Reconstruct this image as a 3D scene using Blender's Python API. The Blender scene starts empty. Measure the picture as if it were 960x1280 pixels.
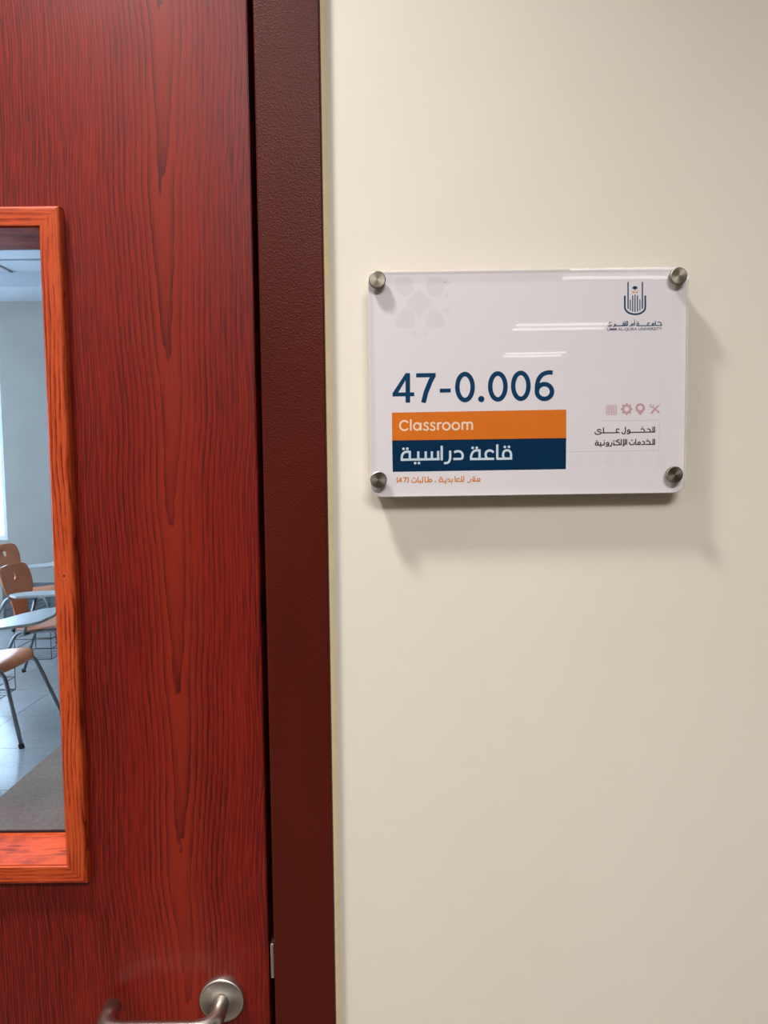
import bpy, bmesh, math, random
from mathutils import Vector, Matrix
random.seed(7)
PI = math.pi
SC = bpy.context.scene
C = SC.collection

# ------------------------------------------------------------------ camera
F = 870.0                                   # focal length in pixels of the 960x1280 frame
cam_d = bpy.data.cameras.new('camera')
cam_d.sensor_fit = 'VERTICAL'; cam_d.sensor_height = 36.0; cam_d.lens = F / 1280 * 36.0
cam_d.clip_start = 0.02
cam = bpy.data.objects.new('camera', cam_d); C.objects.link(cam)
tilt = math.atan(60 / F); roll = 0.0105
fw = Vector((0, math.cos(tilt), -math.sin(tilt))); u0 = Vector((0, math.sin(tilt), math.cos(tilt))); r0 = Vector((1, 0, 0))
rx = r0 * math.cos(roll) - u0 * math.sin(roll); uy = r0 * math.sin(roll) + u0 * math.cos(roll)
m = Matrix((rx, uy, -fw)).transposed().to_4x4(); m.translation = Vector((0, -0.8, 1.6))
cam.matrix_world = m
SC.camera = cam
SC.view_settings.view_transform = 'Standard'; SC.view_settings.look = 'None'
SC.view_settings.gamma = 1.0; SC.view_settings.use_curve_mapping = False
SC.view_settings.exposure = -0.16

# ------------------------------------------------------------------ world: daylight outside the classroom windows
w = bpy.data.worlds.new('daylight'); SC.world = w; w.use_nodes = True
bg = w.node_tree.nodes['Background']
bg.inputs['Color'].default_value = (0.70, 0.84, 1.0, 1); bg.inputs['Strength'].default_value = 14.0

# ------------------------------------------------------------------ large lights
def area(name, loc, sx, sy, power, col, rot=(0, 0, 0), spread=180):
    l = bpy.data.lights.new(name, 'AREA'); l.shape = 'RECTANGLE'; l.size = sx; l.size_y = sy
    l.energy = power; l.color = col; l.spread = math.radians(spread)
    o = bpy.data.objects.new(name, l); C.objects.link(o); o.location = loc; o.rotation_euler = rot
    return o
CEIL = 3.2
# the luminaire over the door, up and to the left of the sign
area('key_lamp', (-0.65, -0.50, CEIL - 0.012), 0.24, 0.14, 27, (1.0, 0.985, 0.985), spread=108)
# unseen fill lamps added behind the camera to light the wall evenly
area('fill_lamp', (0.35, -2.1, CEIL - 0.012), 1.1, 0.5, 80, (1.0, 0.985, 0.985), spread=150)
area('fill_lamp', (-3.0, -2.7, CEIL - 0.012), 1.1, 0.5, 80, (1.0, 0.985, 0.985), spread=150)
# unseen bluish fill added to brighten the classroom
area('class_fill', (-3.0, 2.2, 3.37), 1.1, 0.5, 30, (0.62, 0.80, 1.0))

# ------------------------------------------------------------------ material helpers
def srgb(r, g, b):
    f = lambda c: (c / 255 / 12.92) if c / 255 <= 0.04045 else ((c / 255 + 0.055) / 1.055) ** 2.4
    return (f(r), f(g), f(b), 1)

class N:
    def __init__(s, name):
        s.m = bpy.data.materials.new(name); s.m.use_nodes = True
        s.t = s.m.node_tree; s.b = s.t.nodes['Principled BSDF']; s.out = s.t.nodes['Material Output']
    def n(s, typ, **kw):
        x = s.t.nodes.new(typ)
        for k, v in kw.items(): setattr(x, k, v)
        return x
    def l(s, a, b): s.t.links.new(a, b)
    def inp(s, sock, v):
        if hasattr(v, 'is_output') or isinstance(v, bpy.types.NodeSocket): s.l(v, sock)
        else: sock.default_value = v
    def math(s, op, a, b=None, c=None, clamp=False):
        x = s.n('ShaderNodeMath', operation=op, use_clamp=clamp)
        s.inp(x.inputs[0], a)
        if b is not None: s.inp(x.inputs[1], b)
        if c is not None: s.inp(x.inputs[2], c)
        return x.outputs[0]
    def pos(s, scale=(1, 1, 1), rot=(0, 0, 0)):
        tc = s.n('ShaderNodeTexCoord'); mp = s.n('ShaderNodeMapping')
        s.l(tc.outputs['Object'], mp.inputs['Vector']); mp.inputs['Scale'].default_value = scale; mp.inputs['Rotation'].default_value = rot
        return mp.outputs[0]
    def noise(s, vec, scale=1.0, detail=2.0, rough=0.5, dist=0.0):
        x = s.n('ShaderNodeTexNoise'); s.l(vec, x.inputs['Vector'])
        x.inputs['Scale'].default_value = scale; x.inputs['Detail'].default_value = detail
        x.inputs['Roughness'].default_value = rough; x.inputs['Distortion'].default_value = dist
        return x.outputs['Fac']
    def ramp(s, fac, stops):
        x = s.n('ShaderNodeValToRGB'); s.l(fac, x.inputs[0])
        e = x.color_ramp.elements
        while len(e) < len(stops): e.new(0.5)
        for k, (p, c) in enumerate(stops): e[k].position = p; e[k].color = c
        return x.outputs[0]
    def mix(s, f, a, b, typ='MIX'):
        x = s.n('ShaderNodeMix', data_type='RGBA', blend_type=typ)
        s.inp(x.inputs[0], f); s.inp(x.inputs[6], a); s.inp(x.inputs[7], b)
        return x.outputs[2]
    def bump(s, h, strength, dist):
        x = s.n('ShaderNodeBump'); s.l(h, x.inputs['Height']); x.inputs['Strength'].default_value = strength; x.inputs['Distance'].default_value = dist
        s.l(x.outputs[0], s.b.inputs['Normal'])
    def set(s, **kw):
        for k, v in kw.items(): s.inp(s.b.inputs[k.replace('_', ' ')], v)
        return s

def plain(name, col, rough=0.5, metal=0.0, spec=0.5, var=0.04, scale=40):
    k = N(name); f = k.noise(k.pos(), scale, 3)
    d = tuple(c * (1 - var) for c in col[:3]) + (1,); u = tuple(min(1, c * (1 + var)) for c in col[:3]) + (1,)
    k.set(Base_Color=k.ramp(f, [(0.3, d), (0.7, u)]), Roughness=rough, Metallic=metal)
    k.b.inputs['Specular IOR Level'].default_value = 0.12 if name.endswith('print') else spec
    return k.m

def emit(name, col, s):
    k = N(name); k.b.inputs['Base Color'].default_value = (0.8, 0.8, 0.8, 1)
    k.b.inputs['Emission Color'].default_value = col; k.b.inputs['Emission Strength'].default_value = s
    return k.m

def wall_paint():
    k = N('cream wall paint')
    f = k.noise(k.pos(), 2.2, 4, 0.6); g = k.noise(k.pos(), 420, 2)
    c = k.ramp(f, [(0.3, srgb(222, 214, 197)), (0.7, srgb(227, 219, 203))])
    # sparse tiny specks of dirt
    v = k.n('ShaderNodeTexVoronoi'); k.l(k.pos(), v.inputs['Vector']); v.inputs['Scale'].default_value = 7.0
    sp = k.math('LESS_THAN', v.outputs['Distance'], 0.012)
    c = k.mix(k.math('MULTIPLY', sp, 0.35), c, srgb(120, 105, 80))
    k.set(Base_Color=c, Roughness=0.62)
    k.b.inputs['Specular IOR Level'].default_value = 0.3
    h = k.math('ADD', k.math('MULTIPLY', g, 0.25), k.noise(k.pos((1, 1, 0.5)), 26, 3))
    k.bump(h, 0.18, 0.0016)
    return k.m

def door_veneer():
    k = N('red mahogany stained oak veneer')
    p = k.pos(); sx = k.n('ShaderNodeSeparateXYZ'); k.l(p, sx.inputs[0]); X, Z = sx.outputs[0], sx.outputs[2]
    lo = k.noise(k.pos((9, 1, 1.3)), 1, 3, 0.55); mid = k.noise(k.pos((60, 1, 12)), 1, 2, 0.5)
    # heart line of the cathedral figure wanders a little with height
    wan = k.math('MULTIPLY', k.math('SUBTRACT', k.noise(k.pos((0.01, 1, 3.1)), 1, 2), 0.5), 0.050)
    xx = k.math('ADD', k.math('ADD', X, 0.243), wan)
    xx = k.math('ADD', xx, k.math('MULTIPLY', k.math('SUBTRACT', lo, 0.5), 0.011))
    xx = k.math('ADD', xx, k.math('MULTIPLY', k.math('SUBTRACT', mid, 0.5), 0.0030))
    r = k.math('SQRT', k.math('ADD', k.math('MULTIPLY', xx, xx), 0.00028))
    f = k.math('SUBTRACT', k.math('MULTIPLY', r, 175.0), k.math('MULTIPLY', Z, 5.2))
    f = k.math('ADD', f, k.math('MULTIPLY', k.math('SUBTRACT', k.noise(k.pos((210, 1, 30)), 1, 2), 0.5), 0.42))
    fr = k.math('FRACT', f)
    line = k.math('POWER', fr, 2.0)
    wob = k.noise(k.pos((26, 1, 2.2)), 1, 3)
    line = k.math('MULTIPLY', line, k.ramp(wob, [(0.3, (0.35, .35, .35, 1)), (0.62, (1, 1, 1, 1))]))
    # finer straight figure away from the heart
    f2 = k.math('FRACT', k.math('MULTIPLY', k.math('ADD', r, k.math('MULTIPLY', lo, 0.01)), 290.0))
    side = k.n('ShaderNodeMapRange'); k.l(r, side.inputs[0]); side.inputs[1].default_value = 0.03; side.inputs[2].default_value = 0.10
    l2 = k.math('MULTIPLY', k.math('POWER', f2, 1.6), k.math('MULTIPLY', side.outputs[0], 0.85))
    fib = k.noise(k.pos((620, 1, 26)), 1, 2, 0.6)
    fib2 = k.noise(k.pos((330, 1, 11)), 1, 2, 0.6)
    fac = k.math('ADD', k.math('MAXIMUM', line, l2), k.math('MULTIPLY', k.math('SUBTRACT', fib, 0.5), 1.5))
    fac = k.math('ADD', fac, k.math('MULTIPLY', k.math('SUBTRACT', fib2, 0.5), 1.3), clamp=True)
    c = k.ramp(fac, [(0.0, srgb(134, 31, 17)), (0.35, srgb(112, 21, 13)), (1.0, srgb(40, 6, 5))])
    tone = k.noise(k.pos((10, 1, 1.2)), 1, 2)
    c = k.mix(0.28, c, k.ramp(tone, [(0.35, srgb(68, 11, 9)), (0.65, srgb(128, 32, 16))]))
    heart = k.n('ShaderNodeMapRange'); k.l(r, heart.inputs[0]); heart.inputs[1].default_value = 0.018; heart.inputs[2].default_value = 0.045
    heart.inputs[3].default_value = 0.5; heart.inputs[4].default_value = 0.0
    c = k.mix(k.math('MULTIPLY', heart.outputs[0], k.math('SUBTRACT', 1.0, line)), c, srgb(136, 40, 20))
    k.set(Base_Color=c, Roughness=k.math('ADD', k.math('MULTIPLY', fib, 0.10), 0.36))
    k.b.inputs['Specular IOR Level'].default_value = 0.34
    k.bump(k.math('ADD', k.math('MULTIPLY', fac, -1.0), fib), 0.22, 0.0006)
    return k.m

def oak(name, axis):
    # orange stained oak with long dark pores; axis = direction of the grain (0 = x, 2 = z)
    k = N(name)
    def sc(across, along): return (along, 40, across) if axis == 0 else (across, 40, along)
    p = k.pos(); sx = k.n('ShaderNodeSeparateXYZ'); k.l(p, sx.inputs[0]); U = sx.outputs[2 if axis == 0 else 0]
    warp = k.noise(k.pos(sc(22, 5)), 1, 2); dash = k.noise(k.pos(sc(60, 22)), 1, 3, 0.6)
    n2 = k.noise(k.pos(sc(700, 42)), 1, 3, 0.6); n3 = k.noise(p, 14, 2)
    ring = k.math('FRACT', k.math('ADD', k.math('MULTIPLY', U, 215.0), k.math('MULTIPLY', warp, 5.0)))
    ring = k.math('MULTIPLY', k.math('POWER', ring, 2.2), k.ramp(dash, [(0.38, (0.15, .15, .15, 1)), (0.6, (1, 1, 1, 1))]))
    f = k.math('SUBTRACT', 1.0, k.math('ADD', ring, k.math('MULTIPLY', k.math('SUBTRACT', n2, 0.5), 1.3), clamp=True))
    c = k.ramp(f, [(0.22, srgb(84, 18, 8)), (0.62, srgb(156, 52, 20)), (1.0, srgb(192, 80, 34))])
    c = k.mix(0.25, c, k.ramp(n3, [(0.35, srgb(136, 36, 16)), (0.65, srgb(188, 74, 36))]))
    k.set(Base_Color=c, Roughness=0.45)
    k.b.inputs['Specular IOR Level'].default_value = 0.3
    k.bump(f, 0.3, 0.0006)
    return k.m

def frame_paint():
    k = N('brown red leather grain enamel')
    v = k.n('ShaderNodeTexVoronoi', feature='SMOOTH_F1'); k.l(k.pos((1, 1, 1)), v.inputs['Vector']); v.inputs['Scale'].default_value = 620
    g = k.noise(k.pos(), 520, 3, 0.6); lo = k.noise(k.pos((1, 1, .35)), 14, 3)
    c = k.ramp(lo, [(0.3, srgb(72, 20, 10)), (0.7, srgb(80, 24, 13))])
    k.set(Base_Color=c, Roughness=0.38)
    k.b.inputs['Specular IOR Level'].default_value = 0.18
    k.bump(k.math('ADD', v.outputs['Distance'], g), 0.42, 0.0007)
    return k.m

def steel(name, base, rough, radial=False):
    k = N(name); k.set(Metallic=1.0, Roughness=rough)
    f = k.noise(k.pos((900, 900, 900)), 1, 2)
    k.set(Base_Color=k.ramp(f, [(0.3, tuple(c * 0.9 for c in base[:3]) + (1,)), (0.7, base)]))
    if radial:
        tg = k.n('ShaderNodeTangent', direction_type='RADIAL', axis='Y'); k.l(tg.outputs[0], k.b.inputs['Tangent'])
        k.b.inputs['Anisotropic'].default_value = 0.6
    return k.m

def clear(name, ior=1.49, tint=(1, 1, 1, 1), rough=0.015):
    # thin clear sheet: straight-through transmission with a Fresnel reflection on its outer faces
    k = N(name); k.t.nodes.remove(k.b)
    tr = k.n('ShaderNodeBsdfTransparent'); tr.inputs[0].default_value = tint
    gl = k.n('ShaderNodeBsdfGlossy'); gl.inputs['Roughness'].default_value = rough
    w_ = k.noise(k.pos(), 9, 1); bp = k.n('ShaderNodeBump'); k.l(w_, bp.inputs['Height']); bp.inputs['Strength'].default_value = 0.05; bp.inputs['Distance'].default_value = 0.002
    k.l(bp.outputs[0], gl.inputs['Normal'])
    fr = k.n('ShaderNodeFresnel'); fr.inputs['IOR'].default_value = ior
    ge = k.n('ShaderNodeNewGeometry'); inv = k.math('SUBTRACT', 1.0, ge.outputs['Backfacing'])
    mx = k.n('ShaderNodeMixShader'); k.l(k.math('MULTIPLY', fr.outputs[0], inv), mx.inputs[0])
    k.l(tr.outputs[0], mx.inputs[1]); k.l(gl.outputs[0], mx.inputs[2]); k.l(mx.outputs[0], k.out.inputs['Surface'])
    return k.m

def rim_mat():
    # sawn and polished edge of the clear sheet: mostly lets light through, a little milky
    k = N('polished acrylic rim'); k.set(Base_Color=(0.86, 0.82, 0.80, 1), Roughness=0.25)
    tr = k.n('ShaderNodeBsdfTransparent'); mx = k.n('ShaderNodeMixShader'); mx.inputs[0].default_value = 0.30
    k.l(tr.outputs[0], mx.inputs[1]); k.l(k.b.outputs[0], mx.inputs[2]); k.l(mx.outputs[0], k.out.inputs['Surface'])
    return k.m

def floor_tile(name, a, b, rough):
    k = N(name); f = k.noise(k.pos(), 55, 5, 0.7); g = k.noise(k.pos(), 3, 3)
    c = k.mix(0.45, k.ramp(f, [(0.35, a), (0.65, b)]), k.ramp(g, [(0.3, a), (0.7, b)]))
    k.set(Base_Color=c, Roughness=rough)
    return k.m

M = dict(
    wall=wall_paint(), veneer=door_veneer(), frame=frame_paint(),
    oak_v=oak('orange oak upright grain', 2), oak_h=oak('orange oak level grain', 0),
    steel=steel('brushed stainless steel', (0.60, 0.55, 0.50, 1), 0.30),
    cap=steel('turned stainless steel', (0.31, 0.275, 0.22, 1), 0.40, True),
    rose=steel('brushed steel rose', (0.58, 0.52, 0.46, 1), 0.36, True),
    chrome=steel('chair tube steel', (0.32, 0.33, 0.34, 1), 0.35),
    strike=steel('strike plate steel', (0.75, 0.72, 0.66, 1), 0.3),
    acrylic=clear('clear acrylic'), glass=clear('window glass', 1.5, (0.93, 0.97, 1, 1)),
    rim=rim_mat(),
    print=plain('white printed film', srgb(226, 219, 221), 0.5, var=0.006, scale=8),
    navy=plain('navy print', srgb(4, 58, 94), 0.5, var=0.03),
    navy2=plain('navy band print', srgb(0, 44, 76), 0.45, var=0.03),
    orange=plain('orange print', srgb(218, 116, 34), 0.5, var=0.03),
    peach=plain('pale print', srgb(240, 214, 190), 0.5), pale=plain('pale blue print', srgb(200, 214, 224), 0.5),
    orange_txt=plain('orange lettering print', srgb(214, 134, 66), 0.5), ink=plain('black print', srgb(44, 38, 42), 0.5),
    rose_ink=plain('dusty pink print', srgb(200, 160, 162), 0.5), faint=plain('faint grey pink print', srgb(222, 214, 216), 0.5, var=0.01),
    hair=plain('hairline print', srgb(196, 184, 188), 0.5),
    ceil=plain('white ceiling', srgb(225, 222, 212), 0.8), hallfloor=plain('hall floor', srgb(92, 84, 76), 0.35),
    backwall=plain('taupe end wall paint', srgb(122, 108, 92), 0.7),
    black=plain('matt black', srgb(14, 12, 11), 0.7), lamp=emit('lit tube', (1, 0.95, 0.9, 1), 9.0), lampkey=emit('lit panel', (1, 0.95, 0.88, 1), 1.0),
    class_wall=plain('grey classroom wall', srgb(166, 160, 150), 0.7, scale=3), class_dark=plain('dark grey wall strip', srgb(96, 98, 100), 0.7),
    class_ceil=plain('classroom ceiling board', srgb(188, 192, 198), 0.8), tbar=plain('ceiling grid bar', srgb(150, 155, 165), 0.6),
    tile=floor_tile('grey speckled floor tile', srgb(156, 158, 160), srgb(182, 182, 180), 0.22),
    mat=floor_tile('brown speckled carpet', srgb(140, 112, 96), srgb(176, 148, 128), 0.8),
    grout=plain('dark grout', srgb(112, 112, 112), 0.8),
    ply=plain('orange plywood shell', srgb(250, 152, 100), 0.35, scale=9, var=0.08), table=plain('pale grey tablet', srgb(205, 208, 208), 0.32),
    wire=plain('dark wire', srgb(52, 56, 62), 0.5), tip=plain('black rubber tip', srgb(26, 26, 28), 0.7), alu=plain('white window frame', srgb(225, 228, 230), 0.4))

# ------------------------------------------------------------------ object helpers
def link(name, me, mat, parent=None, loc=(0, 0, 0)):
    o = bpy.data.objects.new(name, me); C.objects.link(o); o.location = loc
    for x in (mat if isinstance(mat, (list, tuple)) else [mat]):
        if len(me.materials) < (len(mat) if isinstance(mat, (list, tuple)) else 1): me.materials.append(x)
    if parent: o.parent = parent
    return o
def mesh_bm(bm, smooth=False):
    me = bpy.data.meshes.new('mesh'); bm.normal_update(); bm.to_mesh(me); bm.free()
    if smooth:
        for p in me.polygons: p.use_smooth = True
    return me
def empty(name, loc=(0, 0, 0), parent=None):
    o = bpy.data.objects.new(name, None); C.objects.link(o); o.location = loc; o.empty_display_size = 0.05
    if parent: o.parent = parent
    return o
def tag(o, label=None, cat=None, group=None, kind=None):
    for k_, v in (('label', label), ('category', cat), ('group', group), ('kind', kind)):
        if v: o[k_] = v
    return o
def add_box(bm, a, b, mi=0):
    v = [bm.verts.new((x, y, z)) for x in (a[0], b[0]) for y in (a[1], b[1]) for z in (a[2], b[2])]
    for f in ((0, 1, 3, 2), (4, 6, 7, 5), (0, 4, 5, 1), (2, 3, 7, 6), (0, 2, 6, 4), (1, 5, 7, 3)):
        bm.faces.new([v[i] for i in f]).material_index = mi
def box(name, a, b, mat, parent=None, bevel=0.0, seg=2, origin=True):
    c = Vector([(p + q) / 2 for p, q in zip(a, b)]) if origin else Vector((0, 0, 0))
    bm = bmesh.new(); add_box(bm, Vector(a) - c, Vector(b) - c)
    bmesh.ops.recalc_face_normals(bm, faces=bm.faces)
    if bevel: bmesh.ops.bevel(bm, geom=bm.edges[:], offset=bevel, segments=seg, affect='EDGES', profile=0.5)
    return link(name, mesh_bm(bm), mat, parent, c)
def boxes(name, lst, mat, parent=None):
    bm = bmesh.new()
    for a, b in lst: add_box(bm, a, b)
    bmesh.ops.recalc_face_normals(bm, faces=bm.faces)
    return link(name, mesh_bm(bm), mat, parent)
def prism_xz(bm, poly, y0, y1):
    # polygon in the xz plane, extruded along y
    a = [bm.verts.new((x, y0, z)) for x, z in poly]; b = [bm.verts.new((x, y1, z)) for x, z in poly]
    fs = [bm.faces.new(a), bm.faces.new(b[::-1])]; n = len(poly)
    for i in range(n): fs.append(bm.faces.new((a[i], a[(i + 1) % n], b[(i + 1) % n], b[i])))
    return fs
def sweep(bm, pts, r, seg=16, caps=True):
    pts = [Vector(p) for p in pts]; n = len(pts); rings = []
    rad = r if isinstance(r, (list, tuple)) else [r] * n
    up = None
    for i, p in enumerate(pts):
        t = (pts[min(i + 1, n - 1)] - pts[max(i - 1, 0)]).normalized()
        if up is None:
            up = t.orthogonal().normalized()
        up = (up - t * up.dot(t)).normalized(); sd = t.cross(up)
        rings.append([bm.verts.new(p + (up * math.cos(2 * PI * k / seg) + sd * math.sin(2 * PI * k / seg)) * rad[i]) for k in range(seg)])
    for i in range(n - 1):
        for k in range(seg):
            bm.faces.new((rings[i][k], rings[i][(k + 1) % seg], rings[i + 1][(k + 1) % seg], rings[i + 1][k])).smooth = True
    if caps:
        bm.faces.new(rings[0][::-1]); bm.faces.new(rings[-1])
def smooth_path(pts, radius, seg=8):
    # polyline with its corners rounded
    pts = [Vector(p) for p in pts]; out = [pts[0]]
    for i in range(1, len(pts) - 1):
        a, b, c = pts[i - 1], pts[i], pts[i + 1]
        d1 = min(radius, (a - b).length * 0.49); d2 = min(radius, (c - b).length * 0.49)
        p = b + (a - b).normalized() * d1; q = b + (c - b).normalized() * d2
        for k in range(seg + 1):
            t = k / seg; out.append(p * (1 - t) ** 2 + b * 2 * t * (1 - t) + q * t * t)
    out.append(pts[-1]); return out
def tube(name, pts, r, mat, parent, seg=14):
    bm = bmesh.new(); sweep(bm, pts, r, seg)
    bmesh.ops.recalc_face_normals(bm, faces=bm.faces); return link(name, mesh_bm(bm), mat, parent)
def lathe_y(bm, prof, cx=0, cz=0, seg=48):
    # profile of (radius, y) turned about the y axis
    rings = []
    for r, y in prof:
        if r < 1e-6: rings.append([bm.verts.new((cx, y, cz))])
        else: rings.append([bm.verts.new((cx + r * math.cos(2 * PI * k / seg), y, cz + r * math.sin(2 * PI * k / seg))) for k in range(seg)])
    for a, b in zip(rings, rings[1:]):
        for k in range(seg):
            va = [a[0]] if len(a) == 1 else [a[k], a[(k + 1) % seg]]
            vb = [b[0]] if len(b) == 1 else [b[(k + 1) % seg], b[k]]
            bm.faces.new(va + vb).smooth = True
    bmesh.ops.recalc_face_normals(bm, faces=bm.faces)

# ------------------------------------------------------------------ the hall
DL, DR, DT = -1.12, -0.1450, 2.36           # door leaf left, right, top
FO, FI = -0.0642, -0.1363                   # steel frame: outer and inner edge of its face
def st(o, label=None, cat=None): return tag(o, label, cat, None, 'structure')
HX0, HX1, HY = -4.4, 5.2, -14.0
st(boxes('wall_front', [((FO + 0.002, 0, 0), (HX1, 0.16, CEIL)), ((HX0, 0, 0), (DL - 0.085, 0.16, CEIL)), ((DL - 0.085, 0, DT + 0.085), (FO + 0.002, 0.16, CEIL))], M['wall']),
   'smooth cream painted wall carrying the room sign beside the door', 'wall')
st(box('wall_left', (HX0 - 0.1, HY, 0), (HX0, 0, CEIL), M['wall']), 'cream side wall of the hall left of the camera', 'wall')
st(box('wall_right', (HX1, HY, 0), (HX1 + 0.1, 0, CEIL), M['wall']), 'cream side wall of the hall right of the camera', 'wall')
st(box('wall_back', (HX0, HY - 0.1, 0), (HX1, HY, CEIL), M['backwall']), 'cream end wall of the hall behind the camera', 'wall')
st(box('floor', (HX0, HY, -0.1), (HX1, 0.08, 0), M['hallfloor']), 'pale floor of the hall in front of the door', 'floor')
st(box('ceiling', (HX0, HY, CEIL), (HX1, 0.0, CEIL + 0.1), M['ceil']), 'white ceiling of the hall above the door', 'ceiling')

# luminaires: two bare tubes in a shallow housing, in a receding column right of the camera (mirrored in the sign)
def luminaire(x0, x1, y, label, n=2, gap=0.27, wid=0.05):
    t = empty('ceiling_light', ((x0 + x1) / 2, y, CEIL)); tag(t, label, 'ceiling light', 'ceiling lights of the hall')
    hx = (x1 - x0) / 2
    boxes('housing', [((-hx - 0.03, -gap / 2 - 0.09, -0.004), (hx + 0.03, gap / 2 + 0.09, 0.0)),
                      ((-hx - 0.03, -gap / 2 - 0.1, -0.022), (hx + 0.03, -gap / 2 - 0.09, 0.0)), ((-hx - 0.03, gap / 2 + 0.09, -0.022), (hx + 0.03, gap / 2 + 0.1, 0.0))], M['ceil'], t)
    for s in (-1, 1):
        bm = bmesh.new(); sweep(bm, [(-hx, s * gap / 2, -0.03), (hx, s * gap / 2, -0.03)], wid / 2 * 0.5, 10)
        link('tube', mesh_bm(bm), M['lamp'], t)
    return t
for (x0, x1, y, lab) in ((1.54, 2.62, -5.19, 'twin tube ceiling light, nearest of the column mirrored in the sign'),
                         (1.54, 2.62, -7.46, 'twin tube ceiling light, second of the column mirrored in the sign'),
                         (1.77, 2.63, -9.5, 'twin tube ceiling light, third of the column mirrored in the sign')):
    luminaire(x0, x1, y, lab)

# ------------------------------------------------------------------ steel door frame (trim_1)
fr = empty('trim_1', (FO, 0, 0)); st(fr, 'brown red textured steel door frame between door and cream wall', 'door frame')
def frame_jamb(name, poly, z0, z1):
    # polygon in plan (x, y), extruded upwards
    bm = bmesh.new()
    a = [bm.verts.new((x - FO, y, z0)) for x, y in poly]; b = [bm.verts.new((x - FO, y, z1)) for x, y in poly]; n = len(poly)
    bm.faces.new(a); bm.faces.new(b[::-1])
    for i in range(n): bm.faces.new((a[i], b[i], b[(i + 1) % n], a[(i + 1) % n]))
    bmesh.ops.recalc_face_normals(bm, faces=bm.faces)
    return link(name, mesh_bm(bm), M['frame'], fr)
def rounded(x0, x1, yf, yb, r=0.0026, n=4):
    p = [(x0, yb)]
    for k in range(n + 1):
        a = PI + (PI / 2) * k / n; p.append((x0 + r + r * math.cos(a), yf + r + r * math.sin(a)))
    for k in range(n + 1):
        a = 1.5 * PI + (PI / 2) * k / n; p.append((x1 - r + r * math.cos(a), yf + r + r * math.sin(a)))
    p.append((x1, yb)); return p
frame_jamb('jamb', rounded(FI, FO, -0.0125, 0.16), 0, DT + 0.08)
frame_jamb('jamb', rounded(DL - 0.0815, DL - 0.008, -0.0125, 0.16), 0, DT + 0.08)
box('head', (DL - 0.0815 - FO, -0.0125, DT + 0.008), (0, 0.16, DT + 0.0815), M['frame'], fr, 0.002)
box('door_stop', (FI - 0.022 - FO, 0.083, 0), (FI + 0.004 - FO, 0.150, DT), M['black'], fr)  # stop coloured black to keep the door gap dark
sl = box('gap_strip', (FI - 0.0015 - FO, 0.006, 0), (FI + 0.0015 - FO, 0.083, DT), M['black'], fr); sl['label'] = 'black strip that darkens the gap beside the door'  # black strip set in the gap to deepen its shade
sp = box('strike_plate', (FI - 0.0055 - FO, -0.0030, 0.9840), (FI - 0.0012 - FO, 0.030, 1.0270), M['strike'], fr, 0.0009)
sp['label'] = 'bright steel lip of the strike plate'

# caulk line along the frame, slightly ragged
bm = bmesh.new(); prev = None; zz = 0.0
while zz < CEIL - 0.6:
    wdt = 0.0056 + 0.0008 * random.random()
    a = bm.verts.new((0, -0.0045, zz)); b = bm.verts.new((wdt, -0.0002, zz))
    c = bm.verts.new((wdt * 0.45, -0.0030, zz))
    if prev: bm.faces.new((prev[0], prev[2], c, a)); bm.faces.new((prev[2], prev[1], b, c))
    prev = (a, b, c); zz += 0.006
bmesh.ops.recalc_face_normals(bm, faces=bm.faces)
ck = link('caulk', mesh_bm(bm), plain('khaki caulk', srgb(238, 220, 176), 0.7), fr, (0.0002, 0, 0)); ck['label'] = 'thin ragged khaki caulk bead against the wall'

# ------------------------------------------------------------------ door
WX0, WX1, WZ0, WZ1 = -0.700, -0.3775, 1.1317, 1.8660     # clear opening inside the moulding
door = empty('door_1', (DL, 0, 0)); st(door, 'red mahogany veneered door with an orange oak framed glass panel', 'door')
TH = 0.073
def D(p): return (p[0] - DL, p[1], p[2])
outer = [(DL, 0.006), (DR, 0.006), (DR, DT), (DL, DT)]
inner = [(WX0, WZ0), (WX1, WZ0), (WX1, WZ1), (WX0, WZ1)]
bm = bmesh.new()
vo = [[bm.verts.new((x - 0.0, y, z)) for x, z in outer] for y in (0, TH)]
vi = [[bm.verts.new((x, y, z)) for x, z in inner] for y in (0, TH)]
for s in (0, 1):
    for i in range(4):
        j = (i + 1) % 4; bm.faces.new((vo[s][i], vo[s][j], vi[s][j], vi[s][i]))
for i in range(4):
    j = (i + 1) % 4
    bm.faces.new((vo[0][i], vo[0][j], vo[1][j], vo[1][i])); bm.faces.new((vi[0][i], vi[0][j], vi[1][j], vi[1][i]))
bmesh.ops.recalc_face_normals(bm, faces=bm.faces)
ed = [e for e in bm.edges if all(abs(v.co.y) < 1e-6 for v in e.verts) and all(v in vo[0] for v in e.verts)]
bmesh.ops.bevel(bm, geom=ed, offset=0.0012, segments=2, affect='EDGES')
leaf = link('door_leaf', mesh_bm(bm), M['veneer'], door, (-DL, 0, 0)); leaf['label'] = 'red mahogany veneer with a cathedral grain figure'

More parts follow.
